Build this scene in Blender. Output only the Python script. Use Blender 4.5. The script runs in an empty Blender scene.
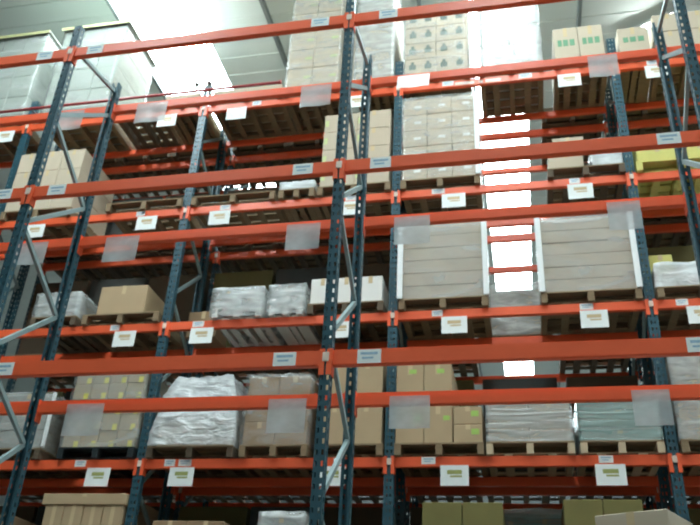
import bpy, bmesh, math, random
from mathutils import Matrix, Vector, noise
random.seed(7)
S = bpy.context.scene
C = S.collection

# ------------------------------------------------------------------ camera
cam_data = bpy.data.cameras.new('camera')
cam_data.sensor_width = 36.0
cam_data.lens = 41.03
cam_data.clip_end = 200
cam_data.dof.use_dof = True          # the phone focused short of the racks: everything is a little soft
cam_data.dof.focus_distance = 2.0
cam_data.dof.aperture_fstop = 7.5
cam = bpy.data.objects.new('camera', cam_data)
C.objects.link(cam)
RT = Vector((0.97808, 0.20233, 0.04915))
UP = Vector((0.05798, -0.49136, 0.86902))
FW = Vector((-0.19998, 0.84713, 0.49232))
M4 = Matrix((RT, UP, -FW)).transposed().to_4x4()
M4.translation = Vector((0, -5.14, 0))
cam.matrix_world = M4
S.camera = cam

# ------------------------------------------------------------------ world, light, exposure
w = bpy.data.worlds.new('world'); S.world = w; w.use_nodes = True
w.node_tree.nodes['Background'].inputs['Color'].default_value = (0.75, 0.88, 1.0, 1)
w.node_tree.nodes['Background'].inputs['Strength'].default_value = 0.4
SKY_STRENGTH = 17.0
LAMP_STRENGTH = 60.0
S.view_settings.view_transform = 'Standard'
S.view_settings.look = 'None'
S.view_settings.gamma = 1.0
S.view_settings.use_curve_mapping = False
S.view_settings.exposure = 0.58

# ------------------------------------------------------------------ materials
def mat(name, col, rough=0.6, metal=0.0, var=0.12, scale=6.0, bump=0.0, bscale=40.0, spec=0.5, stretch=(1, 1, 1)):
    m = bpy.data.materials.new(name); m.use_nodes = True
    nt = m.node_tree; b = nt.nodes['Principled BSDF']
    b.inputs['Roughness'].default_value = rough
    b.inputs['Metallic'].default_value = metal
    b.inputs['Specular IOR Level'].default_value = spec
    tc = nt.nodes.new('ShaderNodeTexCoord'); mp = nt.nodes.new('ShaderNodeMapping')
    mp.inputs['Scale'].default_value = stretch
    nt.links.new(tc.outputs['Object'], mp.inputs['Vector'])
    oi = nt.nodes.new('ShaderNodeObjectInfo')
    add = nt.nodes.new('ShaderNodeVectorMath'); add.operation = 'ADD'
    sc = nt.nodes.new('ShaderNodeVectorMath'); sc.operation = 'SCALE'; sc.inputs[0].default_value = (13, 29, 7)
    nt.links.new(oi.outputs['Random'], sc.inputs['Scale'])
    nt.links.new(mp.outputs['Vector'], add.inputs[0]); nt.links.new(sc.outputs['Vector'], add.inputs[1])
    nz = nt.nodes.new('ShaderNodeTexNoise'); nz.inputs['Scale'].default_value = scale; nz.inputs['Detail'].default_value = 4
    nt.links.new(add.outputs['Vector'], nz.inputs['Vector'])
    cr = nt.nodes.new('ShaderNodeMix'); cr.data_type = 'RGBA'
    lo = [max(0, c * (1 - var)) for c in col]; hi = [min(1, c * (1 + var)) for c in col]
    cr.inputs[6].default_value = (*lo, 1); cr.inputs[7].default_value = (*hi, 1)
    nt.links.new(nz.outputs['Fac'], cr.inputs[0])
    nt.links.new(cr.outputs[2], b.inputs['Base Color'])
    if bump:
        n2 = nt.nodes.new('ShaderNodeTexNoise'); n2.inputs['Scale'].default_value = bscale
        nt.links.new(add.outputs['Vector'], n2.inputs['Vector'])
        bp = nt.nodes.new('ShaderNodeBump'); bp.inputs['Strength'].default_value = bump; bp.inputs['Distance'].default_value = 0.02
        nt.links.new(n2.outputs['Fac'], bp.inputs['Height']); nt.links.new(bp.outputs['Normal'], b.inputs['Normal'])
    return m

def emat(name, col, s):
    m = bpy.data.materials.new(name); m.use_nodes = True
    b = m.node_tree.nodes['Principled BSDF']
    b.inputs['Base Color'].default_value = (0.8, 0.8, 0.8, 1)
    b.inputs['Emission Color'].default_value = (*col, 1); b.inputs['Emission Strength'].default_value = s
    return m

def wrapmat(name, col, opac, rough=0.18, bump=0.5, dens=7.0, sc=(1.0, 1.0, 2.6)):
    """thin stretch film: see-through, with milky folds and a glossy sheen"""
    m = bpy.data.materials.new(name); m.use_nodes = True
    nt = m.node_tree; nt.nodes.clear()
    out = nt.nodes.new('ShaderNodeOutputMaterial')
    tr = nt.nodes.new('ShaderNodeBsdfTransparent')
    pb = nt.nodes.new('ShaderNodeBsdfPrincipled')
    pb.inputs['Base Color'].default_value = (*col, 1); pb.inputs['Roughness'].default_value = rough
    tc = nt.nodes.new('ShaderNodeTexCoord'); mp = nt.nodes.new('ShaderNodeMapping')
    mp.inputs['Scale'].default_value = sc; mp.inputs['Rotation'].default_value = (0.1, 0.12, 0.2)
    nt.links.new(tc.outputs['Object'], mp.inputs['Vector'])
    nz = nt.nodes.new('ShaderNodeTexNoise'); nz.inputs['Scale'].default_value = dens * 0.5; nz.inputs['Detail'].default_value = 5
    nz.inputs['Distortion'].default_value = 0.8
    nt.links.new(mp.outputs['Vector'], nz.inputs['Vector'])
    rp = nt.nodes.new('ShaderNodeMapRange'); rp.inputs[1].default_value = 0.3; rp.inputs[2].default_value = 0.72
    rp.inputs[3].default_value = max(0, opac - 0.22); rp.inputs[4].default_value = min(1, opac + 0.25)
    nt.links.new(nz.outputs['Fac'], rp.inputs[0])
    bp = nt.nodes.new('ShaderNodeBump'); bp.inputs['Strength'].default_value = bump; bp.inputs['Distance'].default_value = 0.05
    nt.links.new(nz.outputs['Fac'], bp.inputs['Height']); nt.links.new(bp.outputs['Normal'], pb.inputs['Normal'])
    mx = nt.nodes.new('ShaderNodeMixShader')
    nt.links.new(rp.outputs[0], mx.inputs[0]); nt.links.new(tr.outputs[0], mx.inputs[1]); nt.links.new(pb.outputs[0], mx.inputs[2])
    nt.links.new(mx.outputs[0], out.inputs['Surface'])
    return m

M = {
 'orange': mat('orange_paint', (0.86, 0.125, 0.04), 0.4, 0, 0.10, 5, 0.06, 18),
 'blue': mat('blue_teal_paint', (0.024, 0.080, 0.105), 0.38, 0, 0.16, 9),
 'brace': mat('grey_teal_brace', (0.24, 0.33, 0.33), 0.45, 0.1, 0.12, 9),
 'clip': mat('cream_clip', (0.78, 0.62, 0.52), 0.5, 0, 0.1, 20),
 'paper': mat('white_paper', (0.80, 0.83, 0.80), 0.75, 0, 0.04, 20),
 'ink': mat('olive_ink', (0.33, 0.36, 0.12), 0.8, 0, 0.3, 60),
 'blueink': mat('blue_ink', (0.34, 0.50, 0.62), 0.8, 0, 0.3, 60),
 'tan': mat('cardboard_tan', (0.44, 0.325, 0.19), 0.85, 0, 0.10, 4, 0.05, 60),
 'pale': mat('cardboard_pale', (0.50, 0.42, 0.31), 0.85, 0, 0.09, 4, 0.05, 60),
 'greytan': mat('cardboard_greyed', (0.42, 0.36, 0.27), 0.85, 0, 0.12, 4, 0.05, 60),
 'brown': mat('cardboard_brown', (0.30, 0.20, 0.11), 0.85, 0, 0.12, 4, 0.05, 60),
 'olive': mat('cardboard_olive', (0.17, 0.15, 0.045), 0.85, 0, 0.14, 5, 0.05, 60),
 'dark': mat('cardboard_shade_brown', (0.085, 0.06, 0.035), 0.9, 0, 0.15, 4),  # back rack cartons: its shade is put into these dark colours
 'shadegrey': mat('carton_shade_grey', (0.05, 0.055, 0.05), 0.8, 0, 0.2, 4),
 'shadeolive': mat('cardboard_shade_olive', (0.12, 0.105, 0.035), 0.9, 0, 0.15, 4),
 'yellow': mat('cardboard_yellow', (0.58, 0.54, 0.16), 0.8, 0, 0.12, 5, 0.04, 60),
 'white': mat('carton_white', (0.72, 0.71, 0.66), 0.75, 0, 0.05, 5, 0.04, 60),
 'grey': mat('carton_grey', (0.33, 0.34, 0.31), 0.7, 0, 0.2, 5, 0.05, 60),
 'silver': mat('foil_grey', (0.50, 0.52, 0.50), 0.4, 0.25, 0.2, 5, 0.3, 14),
 'palegreen': mat('pale_green_carton', (0.30, 0.34, 0.29), 0.7, 0, 0.12, 3),
 'pstrip': mat('pale_yellow_strip', (0.50, 0.50, 0.26), 0.7, 0, 0.1, 6),
 'plabel': mat('pale_lime_label', (0.52, 0.58, 0.26), 0.6, 0, 0.06, 20),
 'drab': mat('cardboard_drab', (0.37, 0.31, 0.20), 0.85, 0, 0.12, 4),
 'tape': mat('packing_tape', (0.60, 0.47, 0.28), 0.25, 0, 0.05, 20),
 'wood': mat('pallet_wood', (0.22, 0.155, 0.085), 0.85, 0, 0.28, 5, 0.15, 30, stretch=(0.6, 6, 6)),
 'palewood': mat('fresh_pallet_wood', (0.50, 0.40, 0.26), 0.85, 0, 0.2, 5, 0.1, 30),
 'shadewood': mat('shaded_board', (0.10, 0.072, 0.042), 0.9, 0, 0.3, 5, 0.15, 30, stretch=(0.6, 6, 6)),  # shade-darkened copy of the pallet wood; decks fall back to plain wood
 'darkwood': mat('weathered_wood', (0.11, 0.08, 0.05), 0.9, 0, 0.3, 5, 0.15, 30, stretch=(0.6, 6, 6)),
 'black': mat('black_plastic', (0.02, 0.028, 0.03), 0.35, 0, 0.2, 8),
 'ylabel': mat('yellow_label', (0.74, 0.66, 0.10), 0.6, 0, 0.06, 20),
 'glabel': mat('green_label', (0.36, 0.58, 0.12), 0.6, 0, 0.06, 20),
 'wlabel': mat('white_label', (0.82, 0.82, 0.79), 0.6, 0, 0.05, 20),
 'green': mat('green_print', (0.13, 0.30, 0.17), 0.8, 0, 0.1, 30),
 'darkprint': mat('dark_print', (0.10, 0.14, 0.11), 0.8, 0, 0.15, 30),
 'board': mat('white_corner_board', (0.80, 0.83, 0.82), 0.5, 0, 0.04, 12),
 'ceil': mat('ceiling_deck', (0.64, 0.70, 0.67), 0.7, 0, 0.07, 0.8),
 'wall': mat('wall_panel', (0.26, 0.28, 0.27), 0.8, 0, 0.08, 1.0),
 'shadewall': mat('shaded_wall_panel', (0.10, 0.11, 0.11), 0.8, 0, 0.08, 1.0),
 'floor': mat('concrete', (0.15, 0.15, 0.14), 0.55, 0, 0.15, 2.0, 0.05, 20),
 'joist': mat('joist_grey', (0.20, 0.23, 0.23), 0.6, 0, 0.1, 6),
 'pipe': mat('red_pipe', (0.34, 0.035, 0.04), 0.45, 0, 0.1, 6),
 'brass': mat('dark_brass', (0.10, 0.10, 0.09), 0.4, 0.6, 0.1, 20),
 'lampbody': mat('lamp_housing', (0.7, 0.72, 0.72), 0.4, 0, 0.05, 6),
 'sky': emat('daylight_panel', (0.82, 0.97, 1.0), SKY_STRENGTH),
 'tube': emat('lamp_tube', (0.95, 1.0, 0.98), LAMP_STRENGTH),
 'wrap': wrapmat('clear_film', (0.66, 0.68, 0.66), 0.20, 0.16, 0.3, 8.0),
 'milky': wrapmat('milky_film', (0.62, 0.65, 0.64), 0.48),
 'haze': wrapmat('cloudy_film', (0.72, 0.76, 0.76), 0.74),
 'sleeve': wrapmat('clear_sleeve', (0.60, 0.65, 0.65), 0.58, 0.15, 0.2, 3),
 'bigwrap': wrapmat('smooth_film', (0.66, 0.68, 0.66), 0.24, 0.22, 0.12, 3.0),
 'shine': wrapmat('shiny_film', (0.74, 0.78, 0.78), 0.62, 0.1, 0.9, 9.0),
 'tight': wrapmat('tight_film', (0.62, 0.66, 0.65), 0.40, 0.10, 0.9, 5.0, (0.5, 0.5, 5.0)),
 'teal': wrapmat('green_tinted_film', (0.36, 0.52, 0.48), 0.46, 0.10, 0.9, 5.0, (0.4, 0.4, 5.0)),
}

# ------------------------------------------------------------------ mesh helpers
class MB:
    def __init__(s): s.bm = bmesh.new(); s.mi = 0
    def box(s, x0, x1, y0, y1, z0, z1, mi=0, bev=0.0):
        r = bmesh.ops.create_cube(s.bm, size=1.0)
        vs = r['verts']
        for v in vs:
            v.co = Vector((x0 + (v.co.x + .5) * (x1 - x0), y0 + (v.co.y + .5) * (y1 - y0), z0 + (v.co.z + .5) * (z1 - z0)))
        fs = list({f for v in vs for f in v.link_faces})
        for f in fs: f.material_index = mi
        if bev:
            es = list({e for v in vs for e in v.link_edges})
            bmesh.ops.bevel(s.bm, geom=es, offset=bev, segments=1, affect='EDGES', profile=0.5)
        return s
    def bar(s, a, b, wx, wy, mi=0):
        a = Vector(a); b = Vector(b); d = (b - a); L = d.length
        r = bmesh.ops.create_cube(s.bm, size=1.0)
        q = d.to_track_quat('Z', 'Y').to_matrix().to_4x4(); q.translation = (a + b) / 2
        for v in r['verts']:
            v.co = q @ Vector((v.co.x * wx, v.co.y * wy, v.co.z * L))
        for f in {f for v in r['verts'] for f in v.link_faces}: f.material_index = mi
        return s
    def tube(s, a, b, r, n=12):
        a = Vector(a); b = Vector(b); d = b - a
        q = d.to_track_quat('Z', 'Y').to_matrix().to_4x4(); q.translation = (a + b) / 2
        bmesh.ops.create_cone(s.bm, cap_ends=True, segments=n, radius1=r, radius2=r, depth=d.length, matrix=q)
        return s
    def quad(s, pts, mi=0):
        f = s.bm.faces.new([s.bm.verts.new(p) for p in pts]); f.material_index = mi; return s
    def mesh(s, name, mats, smooth=False):
        me = bpy.data.meshes.new(name)
        bmesh.ops.recalc_face_normals(s.bm, faces=s.bm.faces[:])
        s.bm.to_mesh(me); s.bm.free()
        for m in (mats if isinstance(mats, (list, tuple)) else [mats]): me.materials.append(M[m])
        if smooth:
            for p in me.polygons: p.use_smooth = True
        return me

def obj(name, me, parent=None, loc=(0, 0, 0), rz=0.0):
    o = bpy.data.objects.new(name, me); C.objects.link(o)
    o.location = loc; o.rotation_euler = (0, 0, rz)
    if parent: o.parent = parent
    return o
def empty(name, loc=(0, 0, 0), rz=0.0):
    o = bpy.data.objects.new(name, None); C.objects.link(o)
    o.location = loc; o.rotation_euler = (0, 0, rz); o.empty_display_size = 0.1
    return o
def tag(o, label, cat, group=None):
    o['label'] = label; o['category'] = cat
    if group: o['group'] = group
    return o
def struct(name, me, loc=(0, 0, 0)):
    o = obj(name, me, None, loc); o['kind'] = 'structure'; return o
def dup(root, loc, rz=0.0, label=None, group=None):
    r = root.copy(); C.objects.link(r); r.location = loc; r.rotation_euler = (0, 0, rz)
    if label: r['label'] = label
    if group: r['group'] = group
    for ch in list(root.children):
        c = ch.copy(); C.objects.link(c); c.parent = r
        for g in list(ch.children):
            d = g.copy(); C.objects.link(d); d.parent = c
    return r

# ------------------------------------------------------------------ setting
ZF, ZC = -1.6, 10.6
XL, XR, YN, YB = -22.0, 20.0, -11.0, 30.0
struct('floor', MB().box(XL, XR, YN, YB, ZF - 0.2, ZF).mesh('floor', 'floor'))
skylights = [(-6.52, -5.2), (-0.5, 0.47), (5.6, 6.6), (11.6, 12.6)]
SY0, SY1 = -5.0, 27.0
# ribbed ceiling deck with the skylight openings left out
def ceiling():
    b = MB()
    edges = [XL] + [v for a in skylights for v in a] + [XR]
    for i in range(0, len(edges), 2):
        b.box(edges[i], edges[i + 1], SY0, SY1, ZC, ZC + 0.1)
    b.box(XL, XR, YN, SY0, ZC, ZC + 0.1); b.box(XL, XR, SY1, YB, ZC, ZC + 0.1)
    y = YN
    while y < 20:                                   # shallow deck ribs running across
        for i in range(0, len(edges), 2):
            b.box(edges[i], edges[i + 1], y, y + 0.06, ZC - 0.012, ZC)
        y += 0.45
    return b.mesh('ceiling', 'ceil')
struct('ceiling', ceiling())
for k, (a, c) in enumerate(skylights):
    struct('window_%d' % (k + 1), MB().box(a, c, SY0, SY1, ZC + 0.03, ZC + 0.06).mesh('skylight', 'sky'))
for k, x in enumerate((-9.08, -6.56, -3.93, -1.3, 1.34, 3.95)):
    struct('trim_%d' % (k + 1), MB().box(x - 0.03, x + 0.03, YN, YB, ZC - 0.16, ZC - 0.03).mesh('joist', 'joist'))
struct('wall_left', MB().box(XL - 0.2, XL, YN, YB, ZF, ZC).mesh('wall', 'wall'))
struct('wall_right', MB().box(XR, XR + 0.2, YN, YB, ZF, ZC).mesh('wall', 'wall'))
struct('wall_back', MB().box(XL, XR, YB, YB + 0.2, ZF, ZC).mesh('wall', 'shadewall'))  # wall colour darkened so gaps between the loads read as shade
struct('wall_front', MB().box(XL, XR, YN - 0.2, YN, ZF, ZC).mesh('wall', 'wall'))

# lamp added in place of skylight glare at the upper left, and a batten lamp at the upper right
def ceiling_lamp(loc, rz, L, W, label):
    t = empty('ceiling_lamp', loc, rz)
    tag(t, label, 'lamp')
    b = MB().box(-L / 2, L / 2, -W / 2, W / 2, 0.0, 0.06, bev=0.01)
    obj('lamp_housing', b.mesh('lamp_housing', 'lampbody'), t)
    n = max(1, int(W / 0.09))
    for i in range(n):
        y = (i - (n - 1) / 2) * 0.09
        obj('lamp_tube', MB().tube((-L / 2 + .03, y, -0.025), (L / 2 - .03, y, -0.025), 0.02, 10).mesh('lamp_tube', 'tube', True), t)
    for sx in (-1, 1):
        obj('hanger', MB().tube((sx * L * .4, 0, 0.06), (sx * L * .4, 0, ZC - 0.03 - loc[2]), 0.006, 6).mesh('hanger', 'joist'), t)
    return t
ceiling_lamp((-5.35, 3.95, 10.2), math.radians(90), 1.25, 0.55, 'bright lamp added under the upper left skylight in place of its glare')
ceiling_lamp((2.47, 5.38, 10.42), math.radians(-27), 0.88, 0.1, 'slim white batten lamp on the ceiling at the upper right')

# thin red sprinkler pipe running along the front of the loaded rack, just above its top beams
PX1 = -3.06
t = empty('sprinkler_pipe', (0, 2.94, 7.70))
tag(t, 'thin dark red sprinkler pipe above the top beams at the upper left', 'pipe')
obj('pipe', MB().tube((-9.7, 0, 0), (PX1, 0, 0), 0.022, 12).mesh('pipe', 'pipe', True), t)
obj('pipe_cap', MB().tube((PX1 - .03, 0, 0), (PX1 + .012, 0, 0), 0.03, 12).mesh('pipe_cap', 'pipe', True), t)
for x in (-4.33, -4.14, -8.6):
    b = MB().tube((x, 0, 0.02), (x, 0, 0.12), 0.014, 8).tube((x, 0, .12), (x, 0, .135), 0.04, 10)
    b.box(x - .03, x - .022, -.005, .005, .06, .13).box(x + .022, x + .03, -.005, .005, .06, .13)
    obj('sprinkler_head', b.mesh('sprinkler_head', 'brass'), t)
for x in (-9.866, -7.036, -4.214):
    b = MB().box(x + .056, x + .08, -.004, .14, -.01, .01) if x > -9 else MB().box(x + .2, x + .225, -.004, .14, -.01, .01)
    obj('pipe_bracket', b.mesh('pipe_bracket', 'joist'), t)

# ------------------------------------------------------------------ pallet racks
BAY = 2.822
PW = 0.078
def post_mesh(z0, z1, flip, pw=PW):
    """perforated steel channel, open at the back"""
    b = MB(); bm = b.bm
    hw = pw / 2; dy = 0.035; P = 0.0762; hh = 0.036
    cols = [(-hw, -0.029, 0), (-0.029, -0.013, 1), (-0.013, 0.013, 0), (0.013, 0.029, 1), (0.029, hw, 0)]
    s = -1 if not flip else 1
    zs = []; z = z0
    while z < z1 - P:
        zs.append((z, z + P - hh, 0)); zs.append((z + P - hh, z + P, 1)); z += P
    zs.append((z, z1, 0))
    for za, zb, hole in zs:
        for xa, xb, hc in cols:
            if hole and hc: continue
            b.quad([(xa, s * dy, za), (xb, s * dy, za), (xb, s * dy, zb), (xa, s * dy, zb)])
        for x in (-hw, hw):
            for ya, yb, hc in ((-dy, -0.011, 0), (-0.011, 0.011, 1), (0.011, dy, 0)):
                if hole and hc: continue
                b.quad([(x, ya, za), (x, yb, za), (x, yb, zb), (x, ya, zb)])
    for x0, x1 in ((-hw, -hw + .02), (hw - .02, hw)):
        b.quad([(x0, -s * dy, z0), (x1, -s * dy, z0), (x1, -s * dy, z1), (x0, -s * dy, z1)])
    bmesh.ops.remove_doubles(bm, verts=bm.verts[:], dist=1e-5)
    bmesh.ops.recalc_face_normals(bm, faces=bm.faces[:])
    bmesh.ops.solidify(bm, geom=bm.faces[:], thickness=0.0025)
    return b.mesh('post', 'blue')

def make_frame(depth, ztop, levels, braces, label, pw=PW):
    t = empty('upright_frame')
    tag(t, label, 'rack upright')
    obj('front_post', post_mesh(ZF + .01, ztop, False, pw), t)
    obj('rear_post', post_mesh(ZF + .01, ztop, True, pw), t, (0, depth, 0))
    for y in (0, depth):
        obj('foot_plate', MB().box(-.075, .075, y - .07, y + .07, ZF, ZF + .012, bev=.003).mesh('foot_plate', 'blue'), t)
    a, c = 0.036, depth - 0.036
    for kind, za, zb in braces:
        bb = MB().bar((0, a, za), (0, c, zb), 0.03, 0.04)
        obj('brace', bb.mesh('brace', 'brace'), t)
    cm = MB().box(-.024, .024, -.052, -.042, -.035, .035, bev=.004).mesh('safety_clip', 'clip')
    for z in levels:
        obj('safety_clip', cm, t, (0, 0, z))
    return t

def make_beam(L, dz, face, label, sticker=None):
    """hollow step beam lying along x; face -1 shows its face to the front aisle, +1 to the back"""
    h = dz / 2; d = 0.028
    b = MB(); prof = [(-d, -h), (d, -h), (d, h * .35), (d * .25, h * .35), (d * .25, h), (-d, h)]
    vs = []
    for x in (-L / 2, L / 2):
        vs.append([b.bm.verts.new((x, y * -face, z)) for y, z in prof])
    n = len(prof)
    for i in range(n):
        b.bm.faces.new((vs[0][i], vs[0][(i + 1) % n], vs[1][(i + 1) % n], vs[1][i]))
    b.bm.faces.new(vs[0]); b.bm.faces.new(vs[1])
    bmesh.ops.bevel(b.bm, geom=[e for e in b.bm.edges if abs(e.verts[0].co.x - e.verts[1].co.x) > 1], offset=.006, segments=2, affect='EDGES')
    o = obj('rack_beam', b.mesh('rack_beam', 'orange'))
    tag(o, label, 'rack beam')
    for sx in (-1, 1):
        x = sx * L / 2
        e = MB().box(min(x, x - sx * .006), max(x, x - sx * .006), -.034, .034, -h - .075, h + .004)
        x2 = x + sx * .034
        e.box(min(x - sx * .006, x2), max(x - sx * .006, x2), face * .043 - .003, face * .043 + .003, -h - .075, h + .004)
        e.box(min(x - sx * .006, x), max(x - sx * .006, x), min(0, face * .043), max(0, face * .043), -h - .075, h + .004)
        obj('end_plate', e.mesh('end_plate', 'orange'), o)
    return o

level_near = {0.51: 'lowest', 2.20: 'lower', 3.887: 'middle', 5.563: 'upper'}
level_mid = {0.62: 'lowest', 2.322: 'lower', 4.017: 'second', 5.702: 'third', 7.449: 'top'}
bay_word = {-3: 'outermost left', -2: 'left', -1: 'left-centre', 0: 'right-centre', 1: 'right'}
post_word = {-3: 'off the left edge', -2: 'at the left edge', -1: 'left of centre', 0: 'at the centre', 1: 'right of centre', 2: 'off the right edge'}
br_near = []
for k in range(6):
    zf = 4.82 - 1.2 * k
    br_near += [('up', zf, zf + .64), ('down', zf - .06, zf - .56)]
br_near += [('up', 5.66, 5.80)]
br_mid = []
for k in range(8):
    zf = 6.9 - 1.2 * k
    if zf < ZF + .1: break
    br_mid += [('up', zf, zf + .64), ('down', zf - .06, zf - .56)]
br_mid += [('up', 7.72, 7.78)]

def rack(rowname, x0, yf, depth, ztop, levels, braces, frames, bays, dz, pw=PW):
    proto = None; pb = {}
    for n in frames:
        lab = 'blue perforated upright frame of the %s rack, %s' % (rowname, post_word[n])
        loc = (x0 + n * BAY, yf, 0)
        if proto is None:
            proto = make_frame(depth, ztop, list(levels), braces, lab, pw); proto.location = loc
        else: dup(proto, loc, 0, lab)
    out = {}
    for n in bays:
        for z, lw in levels.items():
            for face, y, fw in ((-1, yf, 'front'), (1, yf + depth, 'rear')):
                lab = 'orange %s beam of the %s rack, %s level, %s bay' % (fw, rowname, lw, bay_word[n])
                loc = (x0 + (n + .5) * BAY, y, z)
                if face not in pb:
                    pb[face] = make_beam(BAY - pw - .004, dz, face, lab); pb[face].location = loc; o = pb[face]
                else: o = dup(pb[face], loc, 0, lab)
                out[(n, z, fw)] = o
    return out
X1, X2 = -1.341, -1.392
D1 = 0.845
Y2, D2 = 3.085, 0.796
Y3, D3 = 4.28, 0.86
near = rack('nearest empty', X1, 0.0, D1, 5.92, level_near, br_near, (-2, -1, 0, 1, 2), (-2, -1, 0, 1), 0.118)
mid = rack('loaded middle', X2, Y2, D2, 7.95, level_mid, br_mid, (-3, -2, -1, 0, 1, 2), (-3, -2, -1, 0, 1), 0.108, 0.104)
back = rack('shadowed back', X2, Y3, D3, 7.95, {k: v for k, v in level_mid.items()}, br_mid, (-2, -1, 0, 1, 2), (-2, -1, 0, 1), 0.108)

# stickers on beam faces (parts of their beam)
def sticker(beam, X, w_, h_, z=0.0, mats=('paper', 'blueink'), lines=True, face=-1):
    b = MB().box(-w_ / 2, w_ / 2, -.0005, .0005, -h_ / 2, h_ / 2, 0)
    if lines:
        b.box(-w_ * .36, w_ * .36, -.0014, -.0005, h_ * .12, h_ * .30, 1)
        b.box(-w_ * .30, w_ * .18, -.0014, -.0005, -h_ * .18, -h_ * .05, 1)
    o = obj('label_sticker', b.mesh('label_sticker', list(mats)), beam, (X - beam.location.x, face * .0295, z))
    o['label'] = 'white label sticker'
    return o
def bay_of(X, x0): return math.floor((X - x0) / BAY)
for X, z in ((-4.45, 5.563), (-3.90, 5.563), (-1.62, 5.563), (-0.98, 5.563), (-3.89, 3.887), (-4.42, 3.887), (-1.65, 3.887), (-1.0, 3.887),
             (1.20, 3.887), (-3.92, 2.2), (-1.65, 2.2), (-1.03, 2.2), (1.16, 2.2), (1.22, 5.563)):
    sticker(near[(bay_of(X, X1), z, 'front')], X, 0.17, 0.105)
for X, z in ((-4.95, 2.322), (-3.86, 2.322), (-3.68, 2.322), (-1.93, 2.322), (-0.98, 2.322), (0.79, 2.322), (-4.88, 4.017), (-3.78, 4.017), (-0.88, 4.017), (0.76, 4.017),
             (1.75, 4.017), (-4.86, 5.702), (-3.66, 5.702), (-0.86, 5.702), (0.78, 5.702), (-3.42, 7.449), (-0.72, 7.449), (0.3, 7.449), (1.9, 7.449), (-1.97, 5.702)):
    sticker(mid[(bay_of(X, X2), z, 'front')], X, random.uniform(.12, .17), 0.075, 0.01, ('wlabel', 'blueink'))
for X, z, w_ in ((-0.5, 7.449, .26), (-0.12, 7.449, .2), (-0.28, 7.449, .05)):
    sticker(mid[(bay_of(X, X2), z, 'front')], X, w_, 0.05, -0.01, ('clip', 'clip'), False)

# location cards hanging under the middle rack's front beams
def card(X, z, lw, where, ink):
    b = MB().box(-.145, .145, -.002, .002, -.105, .105, 0)
    b.box(-.075, .075, -.0035, -.002, .012, .055, 1); b.box(-.045, .075, -.0035, -.002, -.018, .0, 1)
    o = obj('location_card', b.mesh('location_card', ['paper', ink]), None, (X, Y2 - .036, z - .108 / 2 - .105 + .012))
    o.rotation_euler = (math.radians(random.uniform(-4, 2)), 0, 0)
    tag(o, 'white card under the %s front beam of the loaded rack, %s' % (lw, where), 'card', 'white location cards')
CW = {-7.35: 'at the far left edge', -6.42: 'behind the left front post', -4.73: 'left of left-centre post', -3.72: 'right of left-centre post',
      -1.98: 'between the centre posts', -0.70: 'right of the centre post', 0.84: 'right of the central gap', 1.93: 'by the right edge'}
for z, xs in ((2.322, (-4.73, -3.72, -1.98, -.70, .84)), (4.017, (-4.73, -3.72, -1.98, -.70, .84, 1.93)), (5.702, (-6.42, -4.73, -3.72, -1.98, -.70, .84)),
              (7.449, (-7.35, -4.73, -3.72, -1.98, .84, 1.93))):
    for x in xs: card(x + random.uniform(-.03, .03), z, level_mid[z], CW[x], 'ink' if z < 3 else 'tape')

# plastic sleeves hanging on the rear beams of the nearest rack
SW = {-4.63: 'by the left edge', -3.66: 'left of the middle', -1.86: 'left of centre post', -.86: 'right of centre post', .94: 'in the right half'}
for z in (2.2, 3.887, 5.563):
    for X in SW:
        if z == 2.2 and X == -4.63: continue
        w_ = .35 if X < -3 else .32 if X < 0 else .27
        h_ = .26 + random.uniform(-.01, .03)
        b = MB(); nx, nz = 8, 6
        g = [[b.bm.verts.new((-w_ / 2 + w_ * i / nx, -.004 * math.sin(i * 1.1 + X * 7) * (j / nz), -h_ * j / nz)) for i in range(nx + 1)] for j in range(nz + 1)]
        for j in range(nz):
            for i in range(nx): b.bm.faces.new((g[j][i], g[j][i + 1], g[j + 1][i + 1], g[j + 1][i]))
        bright = (z == 5.563 and X == -.86)
        o = obj('plastic_sleeve', b.mesh('plastic_sleeve', 'paper' if bright else 'sleeve', True), None, (X, D1 - .036, z + .012))
        if bright: o.rotation_euler = (math.radians(-20), 0, 0)
        tag(o, ('white sheet' if bright else 'cloudy plastic sleeve') + ' on the %s rear beam of the empty rack, %s' % (level_near[z], SW[X]), 'sleeve', 'sleeves on the nearest rack')

# ------------------------------------------------------------------ loads
pal_cache = {}
def pallet(X0, X1, Y0, Y1, z, label, wood='wood'):
    wd, dp = round(X1 - X0, 2), round(Y1 - Y0, 2)
    key = (wd, dp, wood)
    loc = ((X0 + X1) / 2, (Y0 + Y1) / 2, z)
    if key in pal_cache: return dup(pal_cache[key], loc, 0, label)
    t = empty('pallet', loc); tag(t, label, 'pallet')
    H = 0.13; b = MB(); n = 6; bw = dp / n * .78
    deckm = {'wood': 'shadewood', 'darkwood': 'shadewood', 'palewood': 'wood'}.get(wood, wood)
    for i in range(n):
        y = -dp / 2 + (dp - bw) * i / (n - 1)
        b.box(-wd / 2, wd / 2, y, y + bw, H - .02, H, bev=.003)
    obj('deck', b.mesh('deck', 'wood' if deckm == 'shadewood' else deckm), t)
    b = MB()
    for x in (-.25, .25):                       # runners underneath, front to back
        b.box(x * wd - .045, x * wd + .045, -dp / 2 + .06, dp / 2 - .02, .0, .018, bev=.003)
    for y in (-dp / 2 + .12, dp / 2 - .14):
        b.box(-wd / 2, wd / 2, y - .04, y + .04, .018, .034, bev=.003)
    obj('bottom_boards', b.mesh('bottom_boards', wood), t)
    for k in (-1, 0, 1):
        x = k * (wd / 2 - .035)
        obj('stringer', MB().box(x - .035, x + .035, -dp / 2, dp / 2, .0, H - .02, bev=.003).mesh('stringer', wood), t)
    pal_cache[key] = t
    return t

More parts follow.
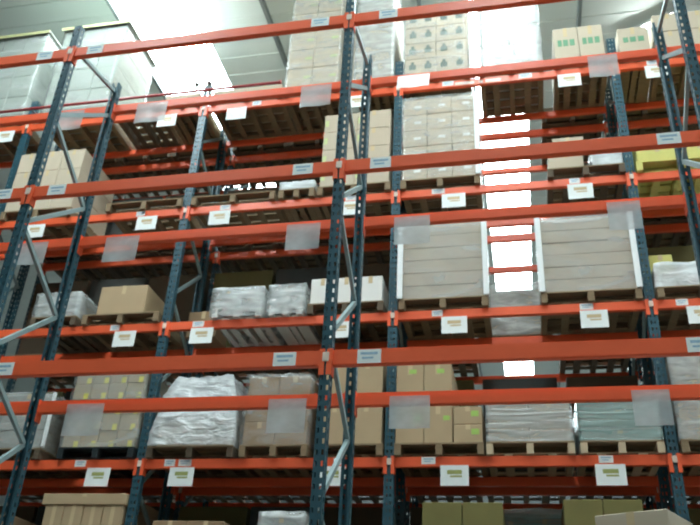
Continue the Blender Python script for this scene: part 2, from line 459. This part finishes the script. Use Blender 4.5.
LAY = {1: ['only'], 2: ['bottom', 'top'], 3: ['bottom', 'middle', 'top'], 4: ['bottom', 'second', 'third', 'top'], 5: ['bottom', 'second', 'middle', 'fourth', 'top'],
       6: ['bottom', 'second', 'third', 'fourth', 'fifth', 'top']}
COL = {1: [''], 2: ['left', 'right'], 3: ['left', 'middle', 'right'], 4: ['leftmost', 'centre-left', 'centre-right', 'rightmost']}

def carton(wd, dp, ht, m, tape=True, lab=None, labm='ylabel', labpos=(.3, .3), labsize=(.05, .05), marks=None):
    """one closed cardboard box standing on its origin, flap seam on top and front"""
    b = MB().box(-wd / 2, wd / 2, -dp / 2, dp / 2, 0, ht, bev=min(.006, ht * .05))
    o = obj('carton', b.mesh('carton', m))
    if tape:
        tw = min(.05, wd * .2)
        b = MB().box(-tw / 2, tw / 2, -dp / 2 - .0012, dp / 2, ht - .0005, ht + .0012).box(-tw / 2, tw / 2, -dp / 2 - .0012, -dp / 2 + .0005, ht * .72, ht + .0012)
        obj('packing_tape', b.mesh('packing_tape', 'tape'), o)
    if lab:
        lx, lz = (labpos[0]) * wd, labpos[1] * ht
        b = MB().box(lx - labsize[0] / 2, lx + labsize[0] / 2, -dp / 2 - .002, -dp / 2 + .0005, lz - labsize[1] / 2, lz + labsize[1] / 2)
        q = obj('label', b.mesh('label', labm), o); q['label'] = lab
    if marks:
        b = MB()
        for (mx, mz, mw, mh) in marks['rects']:
            b.box((mx - mw / 2) * wd, (mx + mw / 2) * wd, -dp / 2 - .0015, -dp / 2 + .0005, (mz - mh / 2) * ht, (mz + mh / 2) * ht)
        q = obj('printed_mark', b.mesh('printed_mark', marks['mat']), o); q['label'] = marks['label']
    return o

def stack(desc, colour, X0, X1, Y0, Y1, z0, z1, nx, nz, m, group=None, jit=.004, skip=(), **kw):
    cw, ch = (X1 - X0) / nx, (z1 - z0) / nz
    proto = None
    for k in range(nz):
        for i in range(nx):
            if (i, k) in skip: continue
            col = COL[nx][i]
            lab = '%s carton, %s layer%s, in the %s' % (colour, LAY[nz][k], (', ' + col) if col else '', desc)
            if nz == 1: lab = '%s carton%s, in the %s' % (colour, (', ' + col) if col else '', desc)
            loc = (X0 + (i + .5) * cw, (Y0 + Y1) / 2 + random.uniform(-jit, jit), z0 + k * ch)
            if proto is None:
                proto = carton(cw - .006, Y1 - Y0, ch - .002, m, **kw); o = proto; o.location = loc
                o['category'] = 'carton'; o['label'] = lab; o['group'] = group or ('cartons of the ' + desc)
            else:
                dup(proto, loc, random.uniform(-.004, .004), lab)

def film(desc, X0, X1, Y0, Y1, z0, z1, m, amp=.012, taper=0.0, seed=0, lumpy=0.0, label=None, name='stretch_wrap'):
    """stretch film drawn round a load: four sides and top, with folds"""
    nx, ny, nz = 14, 12, 12
    b = MB(); bm = b.bm
    r = bmesh.ops.create_cube(bm, size=1.0)
    bmesh.ops.subdivide_edges(bm, edges=bm.edges[:], cuts=11, use_grid_fill=True)
    for f in [f for f in bm.faces if all(v.co.z < -.499 for v in f.verts)]: bm.faces.remove(f)
    cx, cy = (X0 + X1) / 2, (Y0 + Y1) / 2; wd, dp, ht = X1 - X0 + .024, Y1 - Y0 + .024, z1 - z0 + .014
    sd = Vector((seed * 3.7, seed * 1.3, seed * 7.1))
    for v in bm.verts:
        u = v.co.copy()
        t = u.z + .5
        k = 1 - taper * t * t
        p = Vector((u.x * wd * k, u.y * dp * k, t * ht))
        n1 = noise.noise(p * 5 + sd); n2 = noise.noise(p * 13 + sd)
        out = amp * (.6 + n1 * .5 + n2 * .4)
        out = max(out, .001)
        d = Vector((0, 0, 0))
        if abs(u.x) > .499: d.x = math.copysign(1, u.x)
        if abs(u.y) > .499: d.y = math.copysign(1, u.y)
        if u.z > .499: d.z = 1
        p += d * out
        if lumpy:
            p.z += lumpy * t * (noise.noise(Vector((p.x * 3, p.y * 3, 0)) + sd) - .1)
            p.x += lumpy * .4 * noise.noise(Vector((p.z * 4, p.y * 2, 5)) + sd) * t
        v.co = p
    me = b.mesh(name, m, True)
    o = obj(name, me, None, (cx, cy, z0))
    tag(o, label or ('clear stretch film wrapped round the ' + desc), 'plastic wrap')
    return o

PH = .13
YF, YR = 3.0, 4.0
def zt(level): return level + .054
LE, LD, LC, LB, LA = [zt(v) for v in (0.62, 2.322, 4.017, 5.702, 7.449)]

def load(desc, colour, level, X0, X1, ztop, nx, nz, m, wrap=None, wood='wood', Y0=YF, Y1=YR, amp=.012, seed=1, taper=0, plab=None, inset=.02, low=False, **kw):
    pallet(X0, X1, Y0, Y1, level, plab or ('%s pallet under the %s' % ('black plastic' if wood == 'black' else 'wooden', desc)), wood)
    zb = level + PH
    stack(desc, colour, X0 + inset, X1 - inset, Y0 + inset, Y1 - inset, zb, ztop, nx, nz, m, **kw)
    fi = 0.0 if low else inset
    if wrap: film(desc, X0 + fi, X1 - fi, Y0 + fi, Y1 - fi, (level if low else zb) + .002, ztop, wrap, amp, 0, seed)

# ---- lowest level in view (only the tops show)
load('flat-topped crate stack at the bottom left', 'tan tall', LE, -5.26, -4.28, 1.86, 4, 1, 'tan')
stack('crate stack at the bottom left', 'flat lid-like tan', -5.29, -4.275, YF, YR, 1.862, 1.985, 1, 1, 'tan')
load('olive stack at the bottom, right of centre post', 'olive', LE, -1.06, -.22, 1.90, 2, 3, 'olive', tape=False)
load('olive stack at the bottom right', 'dark olive', LE, .32, 1.10, 1.93, 2, 3, 'olive', tape=False)
load('dark wrapped stack at the bottom, left of centre post', 'grey', LE, -2.75, -2.25, 1.78, 1, 3, 'grey', 'milky', seed=5)
load('dark stack at the bottom centre-left', 'brown', LE, -3.95, -3.1, 1.70, 2, 3, 'brown')
load('dark stack at the bottom left edge', 'brown', LE, -6.75, -5.6, 1.75, 2, 3, 'brown')
load('short stack behind the bottom centre posts', 'brown', LE, -2.1, -1.46, 1.62, 1, 3, 'brown')

# ---- lower level
load('grey wrapped stack at the lower left edge', 'grey', LD, -6.72, -5.47, 3.17, 2, 3, 'grey', 'wrap', 'darkwood', seed=2)
for y in (YF - .01, YR - .02):
    o = obj('corner_board', MB().box(-.012, .022, -.02, .02, 0, .66, bev=.004).mesh('corner_board', 'board'), None, (-5.445, y, LD + PH))
    tag(o, 'white corner strip on the %s right edge of the lower left grey stack' % ('front' if y < 3.2 else 'back'), 'corner board')
load('yellow-labelled stack on black pallet, lower left', 'tan', LD, -5.24, -4.30, 3.47, 4, 5, 'drab', 'bigwrap', 'black', seed=3,
     lab='yellow label', labm='ylabel', labpos=(.28, .22), labsize=(.055, .07), tape=False)
# crumpled silvery bundle
desc = 'silvery crumpled bundle, lower level left of centre'
pallet(-4.14, -3.12, YF, YR, LD, 'dark wooden pallet under the ' + desc, 'darkwood')
stack(desc, 'brown', -4.06, -3.17, YF + .06, YR - .06, LD + PH, 2.80, 3, 1, 'pale')
stack(desc + ', upper part', 'grey', -3.92, -3.32, YF + .15, YR - .15, 2.802, 3.08, 2, 1, 'silver')
film(desc, -4.08, -3.15, YF + .0, YR - .02, LD + PH, 3.36, 'shine', .045, .34, 9, .12)
load('grey film-wrapped stack beside the silvery bundle', 'brown', LD, -3.05, -2.28, 3.30, 2, 3, 'brown', 'wrap', seed=4, amp=.02)
load('tan stack behind the centre posts, lower level', 'tan', LD, -2.20, -1.46, 3.50, 2, 2, 'tan')
# boxes right of the centre post
desc = 'tan box stack right of centre post, lower level'
pallet(-1.335, -.40, YF, YR, LD, 'wooden pallet under the ' + desc)
stack(desc, 'large tan', -1.33, -.72, YF + .02, YR - .02, LD + PH, 2.945, 2, 1, 'tan', lab='green label', labm='glabel', labpos=(.3, .62), labsize=(.07, .05))
stack('tan stack right of centre post, lower level', 'small tan', -.715, -.41, YF + .02, YR - .02, LD + PH, 2.90, 1, 2, 'tan', lab='green label', labm='glabel', labpos=(.25, .6), labsize=(.08, .06))
stack('upper part of the tan stack right of centre post', 'upper tan', -1.33, -.72, YF + .02, YR - .02, 2.947, 3.40, 2, 1, 'tan', lab='green label', labm='glabel', labpos=(.1, .8), labsize=(.08, .05))
load('wide silvery wrapped stack, lower level right of centre', 'grey', LD, -.38, .50, 2.93, 2, 2, 'greytan', 'tight', 'palewood', seed=6, amp=.01)
load('green-tinted wrapped stack, lower level right', 'grey', LD, .55, 1.355, 2.93, 1, 4, 'grey', 'teal', 'palewood', seed=7, amp=.01)
load('tall grey wrapped stack at the lower right edge', 'grey', LD, 1.51, 2.35, 3.44, 2, 3, 'greytan', 'milky', seed=8, amp=.02)

# ---- second level
load('grey wrapped stack by the left uprights, second level', 'grey', LC, -6.05, -5.42, 4.52, 2, 2, 'grey', 'milky', 'darkwood', seed=11)
desc = 'lone tan box, second level left'
pallet(-5.33, -4.30, YF, YR, LC, 'wooden pallet under the lone tan box, second level left')
o = carton(.64, .62, .41, 'tan'); o.location = (-4.86, 3.36, LC + PH); tag(o, 'lone tan carton on a pallet, second level left', 'carton')
o = carton(.40, .40, .36, 'brown'); o.location = (-3.94, 3.72, LC); tag(o, 'shaded brown carton just right of the left-centre post, second level', 'carton')
load('silvery wrapped stack, second level, left of the pair', 'grey', LC, -3.60, -2.98, 4.44, 2, 2, 'silver', 'milky', 'white', seed=12, amp=.02, low=True)
load('silvery wrapped stack, second level, right of the pair', 'grey', LC, -2.88, -2.47, 4.44, 1, 2, 'silver', 'milky', 'white', seed=13, amp=.02, low=True)
load('white box row behind the centre posts', 'white', LC, -2.41, -1.50, 4.54, 3, 1, 'white', wood='darkwood')
for (a, c, d, gl) in ((-1.325, -.30, 'big wrapped stack right of centre', 21), (.285, 1.35, 'big wrapped stack beside bright gap', 22)):
    load(d, 'greyish tan', LC, a, c, 5.22 if a < 0 else 5.16, 1, 6, 'greytan', 'bigwrap', seed=gl, amp=.006, tape=False)
    for x, sd in ((a + .018, 'left'), (c - .018, 'right')):
        o = obj('corner_board', MB().box(-.03, .03, -.012, .008, 0, 1.0, bev=.003).box(-.034 if sd == 'left' else .030, -.030 if sd == 'left' else .034, -.012, .06, 0, 1.0).mesh('corner_board', 'board'), None, (x, YF - .012, LC + PH))
        tag(o, 'white corner strip on the %s edge of the %s' % (sd, d), 'corner board')
    # second strip rows: the brighter top film band
desc = 'low film-wrapped heap at the right edge, second level'
pallet(1.51, 2.45, YF, YR, LC, 'wooden pallet under the ' + desc)
stack(desc, 'brown', 1.60, 2.3, YF + .12, YR - .1, LC + PH, 4.42, 2, 1, 'pale')
film(desc, 1.54, 2.36, YF + .04, YR - .04, LC + PH, 4.47, 'haze', .03, .02, 31, .02)
o = carton(.26, .3, .26, 'yellow'); o.location = (1.66, 3.5, 4.53); tag(o, 'yellow carton on the wrapped heap at the right edge, second level', 'carton')

# ---- third level
load('pale box stack behind the left front post', 'pale tan', LB, -6.98, -5.90, 6.90, 3, 3, 'pale')
for k in range(1):
    pallet(-5.37, -4.27, YF, YR, LB + k * .131, 'empty wooden pallet left of the left-centre post, third level')
    pallet(-4.13, -2.98, YF, YR, LB + k * .131, 'empty wooden pallet right of the left-centre post, third level')
load('low grey wrapped stack left of the front centre post', 'grey', LB, -2.93, -2.45, 5.98, 1, 1, 'grey', 'haze', 'wood', seed=14)
load('pale stack behind the centre posts, third level', 'pale tan', LB, -2.41, -1.46, 7.08, 2, 4, 'pale', jit=.008, lab='yellow-green label', labm='plabel', labpos=(-.42, .5), labsize=(.05, .10))
load('white-speckled stack right of centre, third level', 'pale tan', LB, -1.33, -.34, 7.20, 3, 5, 'pale', 'wrap', seed=15, tape=False,
     lab='white label', labm='wlabel', labpos=(.1, .5), labsize=(.09, .04))
o = obj('corner_board', MB().box(-.03, .03, -.012, .008, 0, 1.3, bev=.003).box(.030, .034, -.012, .06, 0, 1.3).mesh('corner_board', 'board'), None, (-.358, YF - .012, LB + PH))  # white strip stands in for glare along the film-wrapped edge
tag(o, 'painted glare strip on the film edge of the white-speckled stack, third level', 'corner board')
desc = 'mixed pile right of the bright gap, third level'
pallet(.47, 1.37, YF, YR, LB, 'wooden pallet under the ' + desc, 'darkwood')
for (a, c, h, m, nm) in ((.50, .92, .34, 'pale', 'pale carton at the left of the'), (.57, .95, .22, 'pale', 'pale carton lying on top of the')):
    o = carton(c - a, .5, h, m); o.location = ((a + c) / 2, 3.4, LB + PH + (0 if h > .3 else .341)); tag(o, nm + ' mixed pile, third level', 'carton')
o = carton(.32, .5, .40, 'grey'); o.location = (1.20, 3.35, LB + PH); tag(o, 'film-wrapped grey carton right of the bright gap, third level', 'carton')
film(desc, 1.03, 1.352, 3.08, 3.62, LB + PH, LB + PH + .42, 'haze', .008, .0, 16, .03)
load('yellow stack at the right edge, third level', 'yellow', LB, 1.50, 2.5, 6.25, 2, 2, 'yellow', wood='yellow')

# ---- top level
load('tall pale stack at the upper left corner', 'pale', LA, -8.34, -7.14, 9.33, 3, 4, 'palegreen', 'bigwrap', seed=17, tape=False)
load('tall pale stack by the left-edge post, top', 'pale', LA, -6.86, -5.74, 9.33, 3, 4, 'palegreen', 'bigwrap', seed=18, tape=False)
for a, c, d in ((-8.34, -7.14, 'upper left corner'), (-6.86, -5.74, 'left-edge post')):
    cx = (a + c) / 2
    o = obj('top_cover', MB().box(-(c - a) / 2 - .03, (c - a) / 2 + .03, -.53, .53, 0, .03, bev=.006).mesh('top_cover', 'palegreen'), None, (cx, 3.5, 9.362))
    obj('edge_strip', MB().box(-(c - a) / 2 - .03, (c - a) / 2 + .03, -.536, -.5305, -.03, .03).mesh('edge_strip', 'pstrip'), o)['label'] = 'yellow edge strip'
    tag(o, 'yellow-edged cover on top of the tall pale stack by the ' + d, 'cover')
pallet(-4.85, -4.28, YF, YR, LA, 'wooden pallet under flat cartons left of the left-centre post, top level')
pallet(-4.13, -3.05, YF, YR, LA, 'wooden pallet under flat cartons right of the left-centre post, top level')
stack('low row left of the left-centre post, top level', 'flat pale', -4.83, -4.29, YF + .02, YR, LA + PH, 7.74, 1, 1, 'pale')
stack('low row right of the left-centre post, top level', 'flat pale', -4.10, -3.06, YF + .02, YR, LA + PH, 7.74, 2, 1, 'pale')
pallet(-5.65, -4.92, YF, YR, LA, 'empty wooden pallet beside the tall pale stack, top level', 'darkwood')
load('tall green-labelled stack left of centre, top level', 'pale', LA, -3.02, -2.24, 9.8, 2, 6, 'pale', 'wrap', seed=19, tape=False, lab='yellow-green label', labm='plabel', labpos=(.3, .5), labsize=(.10, .05))
load('tall wrapped stack behind the centre posts, top level', 'pale', LA, -2.02, -1.46, 9.6, 2, 6, 'pale', 'milky', seed=20, tape=False)
bottle = dict(mat='darkprint', label='dark printed bottle marks', rects=[(-.25, .5, .22, .3), (-.25, .72, .1, .2), (.25, .5, .22, .3), (.25, .72, .1, .2)])
load('bottle-printed stack, top level right of centre post', 'printed', LA, -1.33, -.42, 8.82, 2, 4, 'pale', 'wrap', seed=23, tape=False, marks=bottle)
load('bright white wrapped stack, top level right', 'white', LA, -.30, .54, 8.74, 2, 3, 'white', 'milky', seed=24, amp=.02)
gp = dict(mat='green', label='green printed band', rects=[(-.26, .52, .17, .2), (-.02, .52, .2, .2), (.25, .52, .2, .2)])
load('green-printed box row, top level right', 'green-printed tan', LA, .68, 1.36, 8.20, 2, 1, 'pale', marks=gp)
load('green-printed box row beside the right post, top level', 'green-printed tan', LA, 1.50, 1.92, 8.08, 1, 1, 'pale', marks=gp)
load('pale stack behind the right front post, top level', 'pale', LA, 1.96, 2.75, 8.25, 2, 2, 'pale')

# ---- shadowed back rack: coarser loads, shade mixed into their carton colours
YB0, YB1 = 4.12, 5.16
bw = {-2: 'left', -1: 'left-centre', 0: 'right-centre', 1: 'right'}
sw = ['left', 'middle', 'right']
back_cache = {}
k = 0
cols = ['dark', 'dark', 'shadegrey', 'dark', 'shadeolive', 'shadegrey']  # dark tones imitate the shade inside the back rack
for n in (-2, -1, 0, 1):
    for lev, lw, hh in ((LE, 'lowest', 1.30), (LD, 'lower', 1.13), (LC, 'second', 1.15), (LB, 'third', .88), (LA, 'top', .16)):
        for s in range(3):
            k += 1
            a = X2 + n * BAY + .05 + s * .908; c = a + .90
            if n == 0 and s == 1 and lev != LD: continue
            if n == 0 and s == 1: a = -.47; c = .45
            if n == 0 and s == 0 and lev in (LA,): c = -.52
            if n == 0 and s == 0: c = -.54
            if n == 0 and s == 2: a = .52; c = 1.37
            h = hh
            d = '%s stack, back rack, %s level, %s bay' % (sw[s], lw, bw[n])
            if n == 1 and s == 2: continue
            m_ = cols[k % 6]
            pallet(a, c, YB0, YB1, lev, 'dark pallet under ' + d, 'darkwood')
            cn = {'dark': 'shade-darkened brown', 'shadegrey': 'shade-darkened grey', 'shadeolive': 'dark olive'}[m_]
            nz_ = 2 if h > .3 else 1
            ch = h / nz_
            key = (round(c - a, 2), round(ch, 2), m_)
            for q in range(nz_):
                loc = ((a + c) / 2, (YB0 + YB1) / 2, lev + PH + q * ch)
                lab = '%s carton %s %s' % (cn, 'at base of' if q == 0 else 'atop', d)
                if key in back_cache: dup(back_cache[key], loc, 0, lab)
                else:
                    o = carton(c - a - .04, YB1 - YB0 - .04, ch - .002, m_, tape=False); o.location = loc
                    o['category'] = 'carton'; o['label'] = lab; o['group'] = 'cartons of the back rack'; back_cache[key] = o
# shallow wrapped heap in the bright gap of the back rack
desc = 'film-wrapped heap in the bright gap, back rack'
pallet(-.48, .42, YB0, 4.62, LC, 'dark pallet under the ' + desc, 'darkwood')
stack(desc, 'grey', -.44, .38, YB0 + .04, 4.58, LC + PH, 4.85, 1, 2, 'greytan')
film(desc, -.46, .40, YB0 + .02, 4.60, LC + PH, 4.88, 'milky', .03, .06, 33, .08)
desc = 'green wrapped stack low in the gap, back rack'
pallet(-.42, .40, YB0, YB1, LE, 'dark pallet under the ' + desc, 'darkwood')
stack(desc, 'grey', -.38, .36, YB0 + .04, YB1 - .04, LE + PH, 2.05, 2, 2, 'grey')
film(desc, -.40, .38, YB0 + .02, YB1 - .02, LE + PH, 2.06, 'teal', .02, .0, 34)
for x, w_, h_, nm in ((-4.55, .42, .34, 'left'), (-3.2, .34, .40, 'right')):
    o = carton(w_, .5, h_, 'white'); o.location = (x, 4.6, LA + PH + .162); tag(o, 'pale carton standing on the back rack top level, %s of the sprinkler heads' % nm, 'carton')

# ---- carton on the nearest rack at the bottom right corner
pallet(.3, 1.25, .02, .86, .51 + .059, 'wooden pallet on the nearest rack at the bottom right, below the carton')
o = carton(.46, .46, .475, 'pale'); o.location = (.72, .36, .51 + .059 + PH); o.rotation_euler = (0, 0, math.radians(-27))
tag(o, 'pale carton on the nearest rack at the bottom right corner', 'carton')
